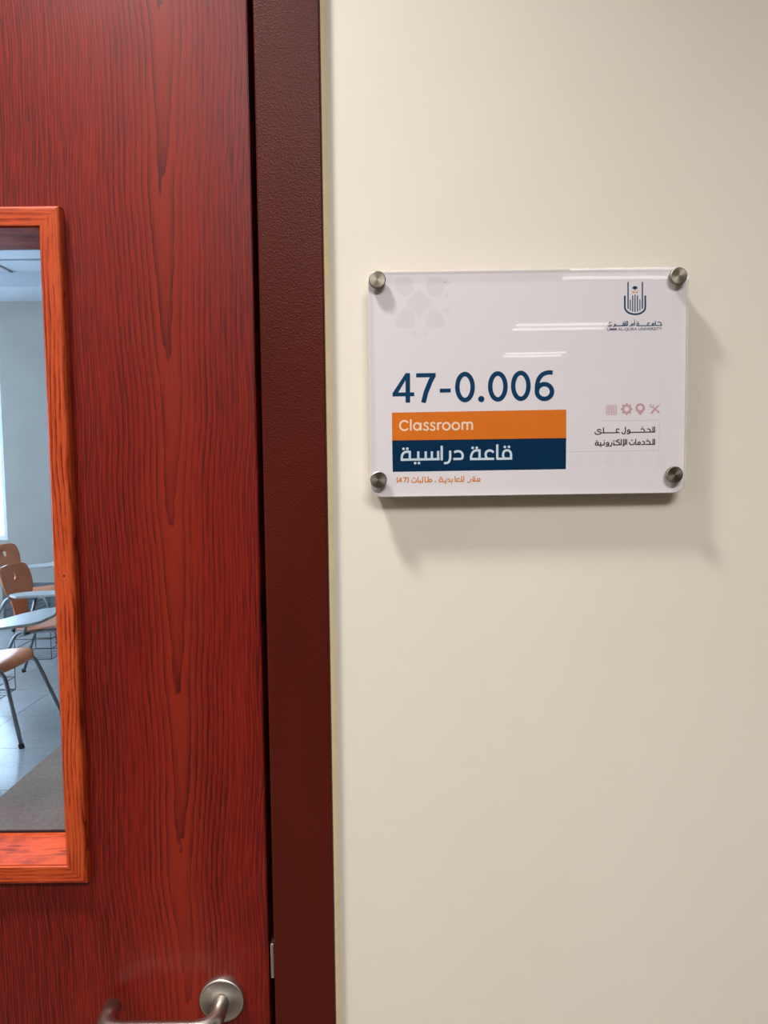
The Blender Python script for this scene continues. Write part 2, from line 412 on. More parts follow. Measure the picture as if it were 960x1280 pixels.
# moulding around the glass: four mitred bars with a rounded outer edge, plus the reveal boards behind them
MW, MF = 0.0225, -0.0115
prof = [(0.0, 0.0), (0.0, MF + 0.0012), (0.0010, MF)] + [(MW - 0.0045, MF)] + [(MW - 0.0045 + 0.0045 * math.sin(a), MF + 0.0045 - 0.0045 * math.cos(a)) for a in (0.4, 0.8, 1.2, PI / 2)] + [(MW, 0.0)]
def mould(name, corners_i, nrm_a, nrm_b, mat):
    bm = bmesh.new(); ring = []
    for (x, z), d in zip(corners_i, (nrm_a, nrm_b)):
        ring.append([bm.verts.new((x + d[0] * w_, y, z + d[1] * w_)) for w_, y in prof])
    n = len(prof)
    for k in range(n): bm.faces.new((ring[0][k], ring[0][(k + 1) % n], ring[1][(k + 1) % n], ring[1][k]))
    bm.faces.new(ring[0][::-1]); bm.faces.new(ring[1])
    bmesh.ops.recalc_face_normals(bm, faces=bm.faces)
    return link(name, mesh_bm(bm), mat, door, (-DL, 0, 0))
a, b, c, d = inner
g = 0.00015
mould('moulding', [(b[0], b[1] + g), (c[0], c[1] - g)], (1, -1), (1, 1), M['oak_v'])
mould('moulding', [(a[0], a[1] + g), (d[0], d[1] - g)], (-1, -1), (-1, 1), M['oak_v'])
mould('moulding', [a, b], (-1, -1), (1, -1), M['oak_h'])
mould('moulding', [d, c], (-1, 1), (1, 1), M['oak_h'])
GY = 0.064
rv = 0.0008
for nm, p, q, mt in (('reveal_board', (WX0, -0.0095, WZ0), (WX1 - rv, GY, WZ0 + 0.0012), M['oak_h']), ('reveal_board', (WX0, -0.009, WZ1 - 0.0012), (WX1 - rv, GY, WZ1), M['oak_h']),
                     ('reveal_board', (WX1 - 0.0012, -0.009, WZ0 + 0.0013), (WX1, GY, WZ1 - 0.0013), M['oak_v']), ('reveal_board', (WX0, -0.009, WZ0 + 0.0013), (WX0 + 0.0012, GY, WZ1 - 0.0013), M['oak_v'])):
    box(nm, D(p), D(q), mt, door)
gp = box('glass_pane', D((WX0 + 0.0015, GY, WZ0 + 0.0015)), D((WX1 - 0.0015, GY + 0.006, WZ1 - 0.0015)), M['glass'], door); gp['label'] = 'clear glass pane with the classroom behind'
box('gasket', D((WX0 + 0.0015, GY - 0.0015, WZ0 + 0.0013)), D((WX1 - 0.0015, GY, WZ0 + 0.0040)), M['black'], door)
# the tiny nail holes filled in the right bar
nh = bmesh.new(); lathe_y(nh, [(0.0, MF - 0.0001), (0.0012, MF - 0.0001), (0.0012, MF + 0.0003)], 0, 0, 10)
link('nail_hole', mesh_bm(nh), M['black'], door, (-0.3662 - DL, 0, 1.4765))

# lever handle
H = empty('door_handle', (-0.2010 - DL, 0, 0.9592), door)
H['label'] = 'brushed stainless steel lever handle bent back towards the door'
bm = bmesh.new(); lathe_y(bm, [(0.0270, 0.0), (0.0270, -0.0068), (0.0262, -0.0080), (0.0250, -0.0084), (0.0246, -0.0080), (0.0242, -0.0084), (0.0130, -0.0088), (0.0124, -0.0102), (0.0, -0.0102)])
link('rose', mesh_bm(bm), M['rose'], H)
path = smooth_path([(0, -0.006, 0), (0, -0.050, 0), (-0.128, -0.050, 0), (-0.128, -0.012, 0)], 0.028, 14)
bm = bmesh.new(); sweep(bm, path, 0.0098, 24); bmesh.ops.recalc_face_normals(bm, faces=bm.faces)
link('lever', mesh_bm(bm), M['steel'], H)

# ------------------------------------------------------------------ room sign
SW, SH = 0.3512, 0.2475
SX0, SZ1 = -0.0150, 1.8110                  # outer left edge and top edge of the acrylic
YB, YF = -0.0203, -0.0245                   # printed face and front of the acrylic
tilt_s = -0.004
sign = empty('room_sign', (SX0 + SW / 2, 0, SZ1 - SH / 2)); sign.rotation_euler = (0, tilt_s, 0)
tag(sign, 'clear acrylic room sign 47-0.006 with orange and navy bands fixed to the cream wall', 'sign')
def rrect(w_, h_, r, n=8):
    p = []
    for cx_, cz_, a0 in ((w_ / 2 - r, h_ / 2 - r, 0), (-w_ / 2 + r, h_ / 2 - r, PI / 2), (-w_ / 2 + r, -h_ / 2 + r, PI), (w_ / 2 - r, -h_ / 2 + r, 1.5 * PI)):
        for k in range(n + 1):
            a_ = a0 + PI / 2 * k / n; p.append((cx_ + r * math.cos(a_), cz_ + r * math.sin(a_)))
    return p
bm = bmesh.new(); fs = prism_xz(bm, rrect(SW - 0.0012, SH - 0.0012, 0.0125), YB, YB + 0.0035)
bmesh.ops.recalc_face_normals(bm, faces=bm.faces)
link('backing_panel', mesh_bm(bm), M['print'], sign)['label'] = 'white printed backing panel'
bm = bmesh.new()
P1 = rrect(SW, SH, 0.013, 10); P0 = rrect(SW - 0.0016, SH - 0.0016, 0.0122, 10)
L = [[bm.verts.new((x, y, z)) for x, z in P] for P, y in ((P1, YB - 0.0004), (P1, YF + 0.0007), (P0, YF))]
bk = [bm.verts.new((x, YB - 0.0004, z)) for x, z in P1]
n = len(P1)
bm.faces.new(L[2]); bm.faces.new(bk[::-1])
for i in range(n):
    for q in (0, 1):
        f = bm.faces.new((L[q][i], L[q][(i + 1) % n], L[q + 1][(i + 1) % n], L[q + 1][i])); f.material_index = 1
bmesh.ops.recalc_face_normals(bm, faces=bm.faces)
link('acrylic_sheet', mesh_bm(bm), [M['acrylic'], M['rim']], sign)['label'] = 'clear acrylic front sheet with polished rim'

# artwork: measured in units of the printed sheet as it reads in the photograph, straightened to the sheet's own plane
def S(px, py):
    xl = 459.5 + (py - 340) * 0.0143; xr = 862.0 - (py - 332) * 0.0157
    u = (px - xl) / (xr - xl)
    yt = 340 - 8.0 * u; yb = 621 - 2.5 * u
    v = (py - yt) / (yb - yt)
    return ((u - 0.5) * SW, (0.5 - v) * SH)
PXM = SW / 400.0                            # metres per sheet unit
class Art:
    # each use lays flat ink strokes and fills on the printed face
    def __init__(s, y): s.bm = bmesh.new(); s.y = y; s.k = 0
    def fill(s, pts): s.y -= 1.5e-6; s.poly(pts)
    def poly(s, pts):
        vs = [s.bm.verts.new((x, s.y, z)) for x, z in (S(*p) for p in pts)]
        f = s.bm.faces.new(vs); f.normal_update()
        if f.normal.y > 0: f.normal_flip()
    def disc(s, x, y, r, ry=None, n=20):
        ry = ry or r; s.y -= 1.5e-6; s.poly([(x + r * math.cos(2 * PI * k / n), y + ry * math.sin(2 * PI * k / n)) for k in range(n)])
    def stroke(s, pts, w_, cap='butt', closed=False):
        s.y -= 1.5e-6                             # every stroke lies a hair in front of the last, so crossings stay clean
        P = [Vector(p) for p in pts]; n_ = len(P)
        if closed: P.append(P[0]); n_ += 1
        L_, R_ = [], []
        for i in range(n_):
            if closed and i in (0, n_ - 1): d1 = (P[1] - P[0]).normalized(); d0 = (P[-1] - P[-2]).normalized()
            else:
                d0 = (P[i] - P[i - 1]).normalized() if i else (P[1] - P[0]).normalized()
                d1 = (P[i + 1] - P[i]).normalized() if i < n_ - 1 else d0
            t = d0 + d1
            t = t.normalized() if t.length > 1e-3 else d0
            nn = Vector((-t.y, t.x)); c_ = max(0.45, nn.dot(Vector((-d0.y, d0.x))))
            L_.append(P[i] + nn * (w_ / 2 / c_)); R_.append(P[i] - nn * (w_ / 2 / c_))
        for i in range(n_ - 1): s.poly([L_[i], L_[i + 1], R_[i + 1], R_[i]])
        if cap == 'round' and not closed:
            for p in (P[0], P[-1]): s.disc(p.x, p.y, w_ / 2, n=12)
    def ell(s, cx, cy, rx_, ry_, w_, a0=0, a1=360, n=36, cap='butt'):
        full = abs(a1 - a0) >= 360
        k = n if full else n + 1
        pts = [(cx + rx_ * math.cos(math.radians(a0 + (a1 - a0) * i / n)), cy + ry_ * math.sin(math.radians(a0 + (a1 - a0) * i / n))) for i in range(k)]
        s.stroke(pts, w_, cap, full)
    def curve(s, pts, w_, cap='round', sub=6):
        P = [Vector(p) for p in pts]; out = []
        for i in range(len(P) - 1):
            p0 = P[max(i - 1, 0)]; p1 = P[i]; p2 = P[i + 1]; p3 = P[min(i + 2, len(P) - 1)]
            for k in range(sub):
                t = k / sub
                out.append(0.5 * ((2 * p1) + (p2 - p0) * t + (2 * p0 - 5 * p1 + 4 * p2 - p3) * t * t + (3 * p1 - p0 - 3 * p2 + p3) * t ** 3))
        out.append(P[-1]); s.stroke(out, w_, cap)
    def done(s, name, mat, label=None, parent=None):
        o = link(name, mesh_bm(s.bm), mat, parent or sign)
        if label: o['label'] = label
        return o
Y1, Y2 = YB - 0.000015, YB - 0.00007

A = Art(Y1); A.poly([(490.0, 514.0), (709.3, 510.7), (709.3, 547.3), (490.3, 549.3)]); A.done('orange_band', M['orange'], 'orange printed band')
A = Art(Y1); A.poly([(490.3, 549.0), (709.3, 547.0), (708.8, 586.8), (491.0, 588.8)]); A.done('navy_band', M['navy2'], 'navy printed band')

# 47-0.006
A = Art(Y2)
A.stroke([(510.1, 464.6), (510.1, 501.5)], 5.8); A.fill([(507.4, 464.7), (512.5, 464.7), (497.6, 489.6), (490.9, 489.6)])
A.stroke([(490.9, 491.3), (518.2, 491.0)], 4.9)
A.stroke([(520.6, 467.4), (545.2, 467.0)], 5.2); A.stroke([(542.8, 466.4), (538.0, 476.0), (532.8, 489), (529.7, 501.6)], 6.0)
A.stroke([(550.3, 486.6), (564.0, 486.3)], 4.9)
for cx_, cy_ in ((582.0, 482.1), (623.3, 481.4), (652.2, 480.7)): A.ell(cx_, cy_, 9.6, 16.3, 5.7)
A.disc(602.4, 497.2, 4.0)
A.curve([(692.3, 464.2), (686.5, 463.9), (679.5, 466.4), (674.6, 472.4), (672.6, 480.0), (672.4, 488.0)], 5.5, 'butt'); A.ell(681.9, 487.9, 9.5, 9.3, 5.7)
A.done('room_number', M['navy'], 'large navy room number 47-0.006')

# Classroom
A = Art(Y2); q = lambda X, Y: (490 + X / 8, 510 + Y / 8); W = 2.15
A.ell(*q(126, 162), 5.6, 5.9, W, 45, 315, cap='round'); A.stroke([q(190, 100), q(190, 213)], W)
A.ell(*q(254, 172), 4.1, 4.3, W); A.stroke([q(291, 134), q(291, 212)], W)
def ess(x): A.curve([q(x + 22, 142), q(x + 4, 133), q(x - 14, 142), q(x - 12, 160), q(x + 5, 171), q(x + 20, 183), q(x + 18, 203), q(x - 2, 209), q(x - 22, 200)], W * 0.92)
ess(342); ess(409)
A.stroke([q(463, 133), q(463, 211)], W); A.curve([q(463, 160), q(472, 141), q(496, 136)], W)
A.ell(*q(548, 171), 4.4, 4.4, W); A.ell(*q(643, 170), 4.4, 4.4, W)
A.stroke([q(709, 130), q(709, 209)], W)
A.curve([q(709, 160), q(716, 138), q(740, 134), q(757, 146), q(759, 168), q(759, 209)], W, 'butt')
A.curve([q(759, 160), q(766, 138), q(788, 133), q(806, 146), q(808, 168), q(808, 209)], W, 'butt')
A.done('lettering', M['peach'], 'pale word Classroom on the orange band')

# Arabic line on the navy band
A = Art(Y2); W = 2.9
def dots(ps, r=1.75):
    for p in ps: A.disc(*p, r, n=12)
A.stroke([q(88, 508), q(480, 503)], W)
A.curve([q(100, 508), q(100, 475), q(112, 445), q(140, 428), q(180, 428)], W, 'butt'); A.stroke([q(180, 418), q(180, 508)], W)
dots([q(117, 397), q(155, 396)])
for x_ in (265, 340, 402): A.stroke([q(x_, 424), q(x_, 508)], W)
A.stroke([q(465, 420), q(465, 505)], W)
dots([q(234, 543), q(272, 542)]); A.stroke([q(501, 368), q(501, 516)], W)
A.curve([q(586, 418), q(586, 470), q(584, 505), q(566, 538), q(524, 545)], W, 'butt')
A.curve([q(626, 436), q(650, 426), q(680, 426), q(703, 442), q(712, 470), q(704, 497), q(680, 503)], W, 'butt'); A.stroke([q(618, 503), q(690, 502)], W)
q = lambda X, Y: (560 + X / 9.6, 545 + Y / 9.6)
A.stroke([q(270, 270), q(562, 268)], W)
A.curve([q(284, 268), q(286, 226), q(304, 188), q(336, 166), q(386, 164)], W, 'butt'); A.stroke([q(386, 150), q(386, 268)], W)
dots([q(303, 133), q(352, 132)])
A.curve([q(556, 190), q(528, 170), q(494, 168), q(466, 188), q(460, 222), q(468, 252), q(484, 268)], W, 'butt')
A.stroke([q(600, 92), q(600, 272)], W); A.stroke([q(590, 268), q(780, 266)], W)
A.curve([q(764, 266), q(766, 214), q(752, 178), q(718, 164), q(684, 178), q(670, 214), q(676, 250), q(692, 266)], W, 'butt')
dots([q(691, 124), q(741, 123)])
A.done('lettering', M['pale'], 'pale Arabic words on the navy band')

# small orange Arabic line under the bands
A = Art(Y2); W = 1.35; q = lambda X, Y: (484 + X / 7.385, 585 + Y / 7.385)
def ln(*ps, c='butt'): A.stroke([q(*p) for p in ps], W, c)
def cv(*ps): A.curve([q(*p) for p in ps], W, 'butt', 4)
def ring(x, y, r=13, ry=None): A.ell(*q(x, y), r / 7.385, (ry or r) / 7.385, W, n=14)
def sd(*ps, r=0.8):
    for p in ps: A.disc(*q(*p), r, n=8)
ring(850, 107, 12); ln((865, 121), (790, 122)); ring(805, 106, 11); sd((797, 82), (811, 81)); cv((776, 97), (775, 118), (762, 130), (742, 132))
ln((711, 70), (711, 122)); ln((691, 70), (691, 122)); ln((711, 121), (630, 122)); cv((676, 98), (656, 94), (646, 106), (652, 120)); ln((630, 72), (630, 122))
ln((604, 98), (604, 122)); ln((608, 122), (560, 123)); sd((598, 136)); cv((556, 97), (572, 98), (582, 110), (580, 122))
ln((545, 100), (545, 123)); ln((549, 123), (478, 124)); sd((536, 137), (548, 137)); cv((484, 123), (486, 104), (500, 96), (514, 97)); ln((514, 94), (514, 123)); sd((492, 80), (504, 80))
sd((447, 121), r=1.0)
ring(401, 110, 14, 11); ln((416, 123), (346, 124)); ln((380, 72), (380, 123)); ln((352, 72), (352, 124))
ln((330, 72), (330, 124)); ln((334, 124), (282, 125)); ln((306, 104), (306, 125)); sd((306, 137)); ln((284, 74), (284, 125)); cv((270, 100), (268, 122), (250, 127), (230, 124), (228, 102)); sd((243, 88), (255, 88))
cv((98, 78), (90, 100), (98, 132)); cv((190, 76), (198, 100), (190, 130))
ln((128, 82), (128, 126)); ln((127, 82), (107, 114), (138, 114)); ln((148, 84), (178, 83), (160, 126))
A.done('lettering', M['orange_txt'], 'small orange Arabic line ending in (47)')

# emblem
A = Art(Y2); q = lambda X, Y: (740 + X / 7.385, 330 + Y / 7.385)
pts = [q(318, 278), q(318, 380)] + [q(413 - 95 * math.cos(t), 385 + 64 * math.sin(t)) for t in [PI * i / 18 for i in range(19)]] + [q(508, 380), q(508, 276)]
A.stroke(pts, 2.1)
for X_, ya, yb_, w_ in ((348, 152, 400, 1.6), (481, 150, 398, 1.6), (369, 314, 414, 1.25), (391, 276, 424, 1.35), (413, 268, 428, 1.35), (436, 275, 424, 1.35), (458, 312, 414, 1.25)):
    A.stroke([q(X_, ya), q(X_, yb_)], w_)
A.disc(*q(412, 205), 2.6, 2.1)
for k in range(7):
    a_ = PI + PI * k / 6; A.stroke([q(412, 208), q(412 + 26 * math.cos(a_), 210 + 20 * math.sin(a_))], 0.8)
A.stroke([q(412, 208), q(412, 232)], 0.7)
A.done('emblem', M['navy'], 'navy emblem of upright bars in a round bottomed cup')
A = Art(Y2); A.curve([q(388, 232), q(400, 246), q(420, 248), q(438, 250)], 0.8); A.curve([q(438, 232), q(426, 246), q(404, 248), q(388, 250)], 0.8)
A.done('emblem_swords', M['orange_txt'], 'crossed orange swords of the emblem')

# Arabic and Latin name under the emblem
A = Art(Y2); W = 1.15; SCL = 12.0; q = lambda X, Y: (755 + X / 12, 390 + Y / 12)
def ring(x, y, r=13, ry=None): A.ell(*q(x, y), r / SCL, (ry or r) / SCL, W, n=14)
cv((835, 128), (862, 128), (884, 146), (890, 176)); ln((898, 176), (796, 178)); ln((798, 110), (798, 180)); ring(765, 160, 15); ln((782, 178), (540, 182)); cv((712, 142), (690, 140), (680, 156), (690, 176))
cv((518, 180), (520, 152), (545, 146)); ln((545, 138), (545, 182)); ln((512, 181), (550, 181)); sd((520, 124), (540, 123), r=0.6)
ln((484, 114), (484, 182)); sd((484, 96), r=0.7); ring(452, 166, 14); cv((438, 178), (420, 180), (408, 192))
ln((378, 110), (378, 180)); ln((356, 110), (356, 180)); ring(322, 160, 15); ln((376, 180), (180, 184)); sd((314, 128), (332, 128), r=0.6)
ln((200, 160), (200, 184)); cv((182, 150), (180, 186), (160, 198)); cv((140, 142), (112, 134), (96, 150), (108, 164), (132, 170), (126, 188), (98, 190), (78, 176))
A.done('lettering', M['navy'], 'navy Arabic name under the emblem')

def text_part(name, body, x0, x1, yb, h, mat, label):
    cu = bpy.data.curves.new('t', 'FONT'); cu.body = body; cu.size = 1.0; cu.offset = 0.010
    o = bpy.data.objects.new('t', cu); C.objects.link(o)
    dg = bpy.context.evaluated_depsgraph_get(); me = bpy.data.meshes.new_from_object(o.evaluated_get(dg))
    C.objects.unlink(o); bpy.data.objects.remove(o)
    xs = [v.co.x for v in me.vertices]; ys = [v.co.y for v in me.vertices]; a0, a1, b0, b1 = min(xs), max(xs), min(ys), max(ys)
    for v in me.vertices:
        px = x0 + (v.co.x - a0) / (a1 - a0) * (x1 - x0); t = (px - x0) / (x1 - x0)
        py = yb[0] * (1 - t) + yb[1] * t - (v.co.y - b0) / (b1 - b0) * h
        X_, Z_ = S(px, py); v.co = (X_, Y2, Z_)
    bm_ = bmesh.new(); bm_.from_mesh(me); me.materials.clear()
    for f in bm_.faces: f.material_index = 0
    bm_.to_mesh(me); bm_.free()
    o = link(name, me, mat, sign); o['label'] = label
text_part('lettering', 'UMM AL-QURA UNIVERSITY', 760.8, 829.6, (412.2, 411.2), 4.1, M['navy'], 'small navy capitals UMM AL-QURA UNIVERSITY')

# pink pictograms
q = lambda X, Y: (740 + X / 7.11, 420 + Y / 7.11)
A = Art(Y2)
for k in range(5): A.stroke([q(142 + 22 * k, 622), q(142 + 22 * k, 692)], 0.75)
for k in range(5): A.stroke([q(138, 622 + 17.2 * k), q(234, 621 + 17.2 * k)], 0.75)
for k in range(6): A.stroke([q(146 + 16 * k, 600), q(150 + 16 * k, 614)], 0.9)
A.done('calendar_icon', M['rose_ink'])
A = Art(Y2); A.ell(*q(322, 643), 4.5, 4.5, 2.7, n=24)
for k in range(8):
    a_ = PI / 4 * k; A.stroke([q(322 + 36 * math.cos(a_), 643 + 36 * math.sin(a_)), q(322 + 54 * math.cos(a_), 643 + 54 * math.sin(a_))], 2.6)
A.done('gear_icon', M['rose_ink'])
A = Art(Y2); A.ell(*q(443, 632), 4.5, 4.5, 3.0, n=24)
A.fill([q(403, 652), q(443, 700), q(483, 652)])
A.done('pin_icon', M['rose_ink'])
A = Art(Y2); A.stroke([q(540, 684), q(600, 616)], 2.2); A.stroke([q(598, 618), q(622, 598)], 1.0)
A.stroke([q(552, 622), q(610, 672)], 1.7); A.disc(*q(606, 669), 1.5); A.ell(*q(545, 610), 2.1, 2.1, 1.3, -30, 240, n=14)
A.done('tools_icon', M['rose_ink'])

# black Arabic block in its hairline box
A = Art(Y1); A.stroke([q(110, 749), q(616, 743)], 0.45); A.stroke([q(614, 743), q(611, 1020)], 0.45); A.stroke([(709.5, 564.6), q(612, 1019)], 0.45)
A.done('hairline_box', M['hair'])
A = Art(Y2); W = 1.3; SCL = 10.667; q = lambda X, Y: (740 + X / 10.667, 525 + Y / 10.667)
ln((858, 82), (858, 158)); ln((835, 84), (835, 158)); ln((862, 157), (740, 159)); cv((760, 116), (784, 116), (800, 134), (798, 158))
cv((672, 120), (698, 112), (718, 130), (726, 158)); ln((742, 159), (520, 161)); sd((692, 88), r=0.75)
ring(510, 142, 16); cv((526, 146), (524, 172), (500, 180), (484, 172)); ln((466, 86), (466, 160)); cv((466, 158), (452, 180), (428, 178), (420, 154))
cv((386, 122), (362, 112), (344, 128), (348, 150), (366, 164)); ln((388, 164), (150, 166)); ln((172, 92), (172, 166))
cv((142, 132), (112, 116), (90, 132), (104, 150), (134, 156), (136, 176), (100, 186), (66, 180), (58, 154))
ln((858, 250), (858, 326)); ln((836, 250), (836, 326)); ln((862, 325), (732, 327)); cv((744, 286), (770, 278), (792, 296), (798, 326)); sd((764, 258), r=0.75)
cv((690, 284), (712, 288), (722, 306), (720, 326)); ln((724, 326), (680, 327)); ring(650, 310, 16); ln((668, 327), (596, 328)); ln((604, 250), (604, 328))
cv((584, 292), (582, 320), (560, 329), (528, 326), (520, 292)); sd((545, 268), (561, 268), r=0.75)
ln((482, 252), (482, 328)); ln((462, 252), (462, 328)); ln((464, 328), (436, 328)); ln((440, 252), (440, 328)); cv((444, 338), (434, 342), (446, 348))
ln((410, 252), (410, 329)); ln((412, 329), (300, 331)); cv((386, 258), (352, 270), (346, 284), (384, 300), (382, 330)); ln((310, 296), (310, 331)); sd((302, 276), (317, 276), r=0.7)
cv((284, 296), (282, 328), (268, 346), (248, 348)); ring(226, 312, 16); cv((242, 316), (238, 340), (216, 350), (200, 344))
ln((182, 290), (182, 330)); ln((184, 330), (58, 332)); sd((182, 270), r=0.75); ln((134, 294), (134, 331)); sd((124, 350), (140, 350), r=0.7)
cv((64, 331), (66, 306), (98, 298)); ln((98, 290), (98, 331)); sd((72, 276), (88, 276), r=0.7)
A.done('lettering', M['ink'], 'two small black Arabic lines at the right')

# faint woven ornaments
A = Art(Y1); q = lambda X, Y: (460 + X / 6.86, 330 + Y / 6.86)
A.poly([q(440, 215), q(560, 325), q(440, 445), q(325, 325)])
for cx_, cy_, sx_, sy_ in ((310, 190, 1, 1), (590, 190, -1, 1), (320, 462, 1, -1), (580, 462, -1, -1)):
    A.poly([q(cx_ + sx_ * dx, cy_ + sy_ * dy) for dx, dy in ((88, 30), (40, 78), (-10, 82), (-55, 40), (-82, -20), (-70, -70), (0, -82), (60, -78), (82, -30))])
for cx_, cy_ in ((680, 260), (680, 385), (400, 585), (490, 590), (215, 405), (690, 150)): A.poly([q(cx_ - 30, cy_), q(cx_, cy_ - 26), q(cx_ + 30, cy_), q(cx_, cy_ + 26)])
A.done('ornament', M['faint'], 'faint woven ornament in the top left corner')
A = Art(Y1)
for k in range(6):
    cx_ = 722 + 21 * k
    for r_ in (7.5, 4.0): A.stroke([(cx_ - r_, 577), (cx_, 577 - r_), (cx_ + r_, 577), (cx_, 577 + r_)], 1.1, closed=True)
A.done('ornament', M['faint'], 'faint row of diamonds at the bottom right')

# four standoff screws
for (px, py) in ((472.0, 351.5), (847.3, 345.0), (473.3, 598.5), (842.2, 594.7)):
    X_, Z_ = S(px, py)
    e = link('screw_cap', (lambda b_: (lathe_y(b_, [(0.0, -0.0042), (0.0084, -0.0042), (0.0092, -0.0036), (0.0092, 0.0), (0.0, 0.0)], seg=40), mesh_bm(b_))[1])(bmesh.new()), M['cap'], sign, (X_, YF, Z_))
    b_ = bmesh.new(); lathe_y(b_, [(0.0, -0.0165), (0.0085, -0.0165), (0.0085, 0.0005), (0.0, 0.0005)], seg=28)
    link('standoff', mesh_bm(b_), M['steel'], sign, (X_, 0, Z_))
for p in sign.children:
    if p.name.startswith('screw_cap'):
        for f in p.data.polygons: f.use_smooth = abs(f.normal.y) < 0.3

# ------------------------------------------------------------------ the classroom behind the glass
CX0, CX1, CY0, CY1, CH = -6.4, 1.6, 0.16, 6.30, 3.4
st(box('floor', (CX0, 0.10, -0.1), (CX1, CY1 + 0.1, -0.012), M['grout']), 'classroom floor seen through the door glass', 'floor')
cfloor = bpy.data.objects['floor.001']
base_me = None
TP = 0.515
for iy in range(-4, 7):
    for ix in range(0, 8):
        x1 = -1.885 - ix * TP; y0 = 3.078 + iy * TP
        if y0 + TP > CY1 + .3: continue
        if base_me is None:
            t_ = box('tile', (0.0015, 0.0015, -0.012), (TP - 0.0015, TP - 0.0015, 0), M['tile'], None, 0.0012, 1)
            base_me = t_.data; bpy.data.objects.remove(t_)
        o = bpy.data.objects.new('tile', base_me); C.objects.link(o); o.parent = cfloor
        o.location = Vector((x1 - TP / 2, min(y0, CY1 - TP) + TP / 2, -0.006)) - cfloor.location
cp = box('carpet_runner', (-1.883, 0.25, -0.011), (CX1, CY1, 0.004), M['mat'], None, 0.001, 1)
tag(cp, 'brown speckled carpet strip along the door side of the classroom', 'carpet')
st(boxes('wall_right', [((CX1, CY0, 0), (CX1 + 0.1, CY1, CH))], M['class_wall']), 'classroom side wall hidden right of the door glass', 'wall')
st(boxes('wall_front', [((CX0, 0.161, 0), (DL - 0.09, 0.2, CH)), ((FO, 0.161, 0), (CX1, 0.2, CH)), ((DL - 0.09, 0.161, DT + 0.09), (FO, 0.2, CH))], M['class_wall']), 'classroom face of the wall around the door', 'wall')
st(box('ceiling', (CX0, CY0, CH), (CX1, CY1 + 0.1, CH + 0.1), M['class_ceil']), 'pale boarded ceiling of the classroom', 'ceiling')
# far wall with window opening, left wall with unseen long windows added to light the room
wx0, wx1, wz0, wz1 = -5.9, -3.86, 0.86, 2.62
st(boxes('wall_back', [((wx1, CY1, 0), (CX1, CY1 + 0.15, CH)), ((CX0, CY1, 0), (wx0, CY1 + 0.15, CH)), ((wx0, CY1, 0), (wx1, CY1 + 0.15, wz0)), ((wx0, CY1, wz1), (wx1, CY1 + 0.15, CH))], M['class_wall']),
   'grey far wall of the classroom behind the chairs', 'wall')
st(boxes('wall_left', [((CX0 - 0.15, CY0, 0), (CX0, CY1, 0.9)), ((CX0 - 0.15, CY0, 2.7), (CX0, CY1, CH)), ((CX0 - 0.15, CY0, 0.9), (CX0, 0.8, 2.7)), ((CX0 - 0.15, 5.7, 0.9), (CX0, CY1, 2.7))], M['class_wall']),
   'far left wall of the classroom with the added window opening', 'wall')
def window(name, x0, x1, y, z0, z1, lab, turn=False):
    e = empty(name, (x0, y, z0)); st(e, lab, 'window'); t = 0.05
    L_ = x1 - x0; Hh = z1 - z0
    def bb(a_, b_): return (((a_[1], a_[0], a_[2]), (b_[1], b_[0], b_[2])) if turn else (a_, b_))
    boxes('window_frame', [bb((0, 0, 0), (L_, 0.06, t)), bb((0, 0, Hh - t), (L_, 0.06, Hh)), bb((0, 0, t), (t, 0.06, Hh - t)), bb((L_ - t, 0, t), (L_, 0.06, Hh - t)), bb((L_ / 2 - t / 2, 0, t), (L_ / 2 + t / 2, 0.06, Hh - t))], M['alu'], e)
    for k in (0, 1):
        a_, b_ = bb((t + k * (L_ / 2 - t / 2), 0.02, t), (L_ / 2 - t / 2 + k * (L_ / 2 - t / 2), 0.026, Hh - t))
        box('pane', a_, b_, M['glass'], e)
window('window_1', wx0, wx1, CY1 + 0.03, wz0, wz1, 'bright window in the far wall at the left edge of the glass')
e = empty('window_2', (CX0 - 0.1, 0.8, 0.9)); st(e, 'unseen long window added in the left classroom wall for daylight', 'window')
boxes('window_frame', [((0, 0, 0), (0.06, 4.9, 0.05)), ((0, 0, 1.75), (0.06, 4.9, 1.8))] + [((0, k * 0.97, 0.05), (0.06, k * 0.97 + 0.05, 1.75)) for k in range(6)], M['alu'], e)
for k in range(5): box('pane', (0.02, k * 0.97 + 0.05, 0.05), (0.026, (k + 1) * 0.97, 1.75), M['glass'], e)
st(boxes('trim_2', [((CX0, 5.74, 3.262), (CX1, CY1, CH))], M['class_ceil']), 'dropped ceiling edge above the far classroom wall', 'trim')
st(box('wall_strip_back', (-3.93, CY1 - 0.02, 0), (CX1, CY1, 0.42), M['class_dark']), 'dark grey strip low on the far classroom wall', 'wall strip')  # plain dark grey strip along the foot of the wall
# ceiling grid bars and one lighter board
cl = bpy.data.objects['ceiling.001']
for k in range(9):
    box('grid_bar', Vector((-4.62 + 0.6 * k, 0.2, CH - 0.012)) - cl.location, Vector((-4.59 + 0.6 * k, 5.735, CH)) - cl.location, M['tbar'], cl)
for k in range(9):
    box('grid_bar', Vector((CX0, 0.55 + 0.6 * k, CH - 0.010)) - cl.location, Vector((CX1, 0.575 + 0.6 * k, CH - 0.001)) - cl.location, M['tbar'], cl)

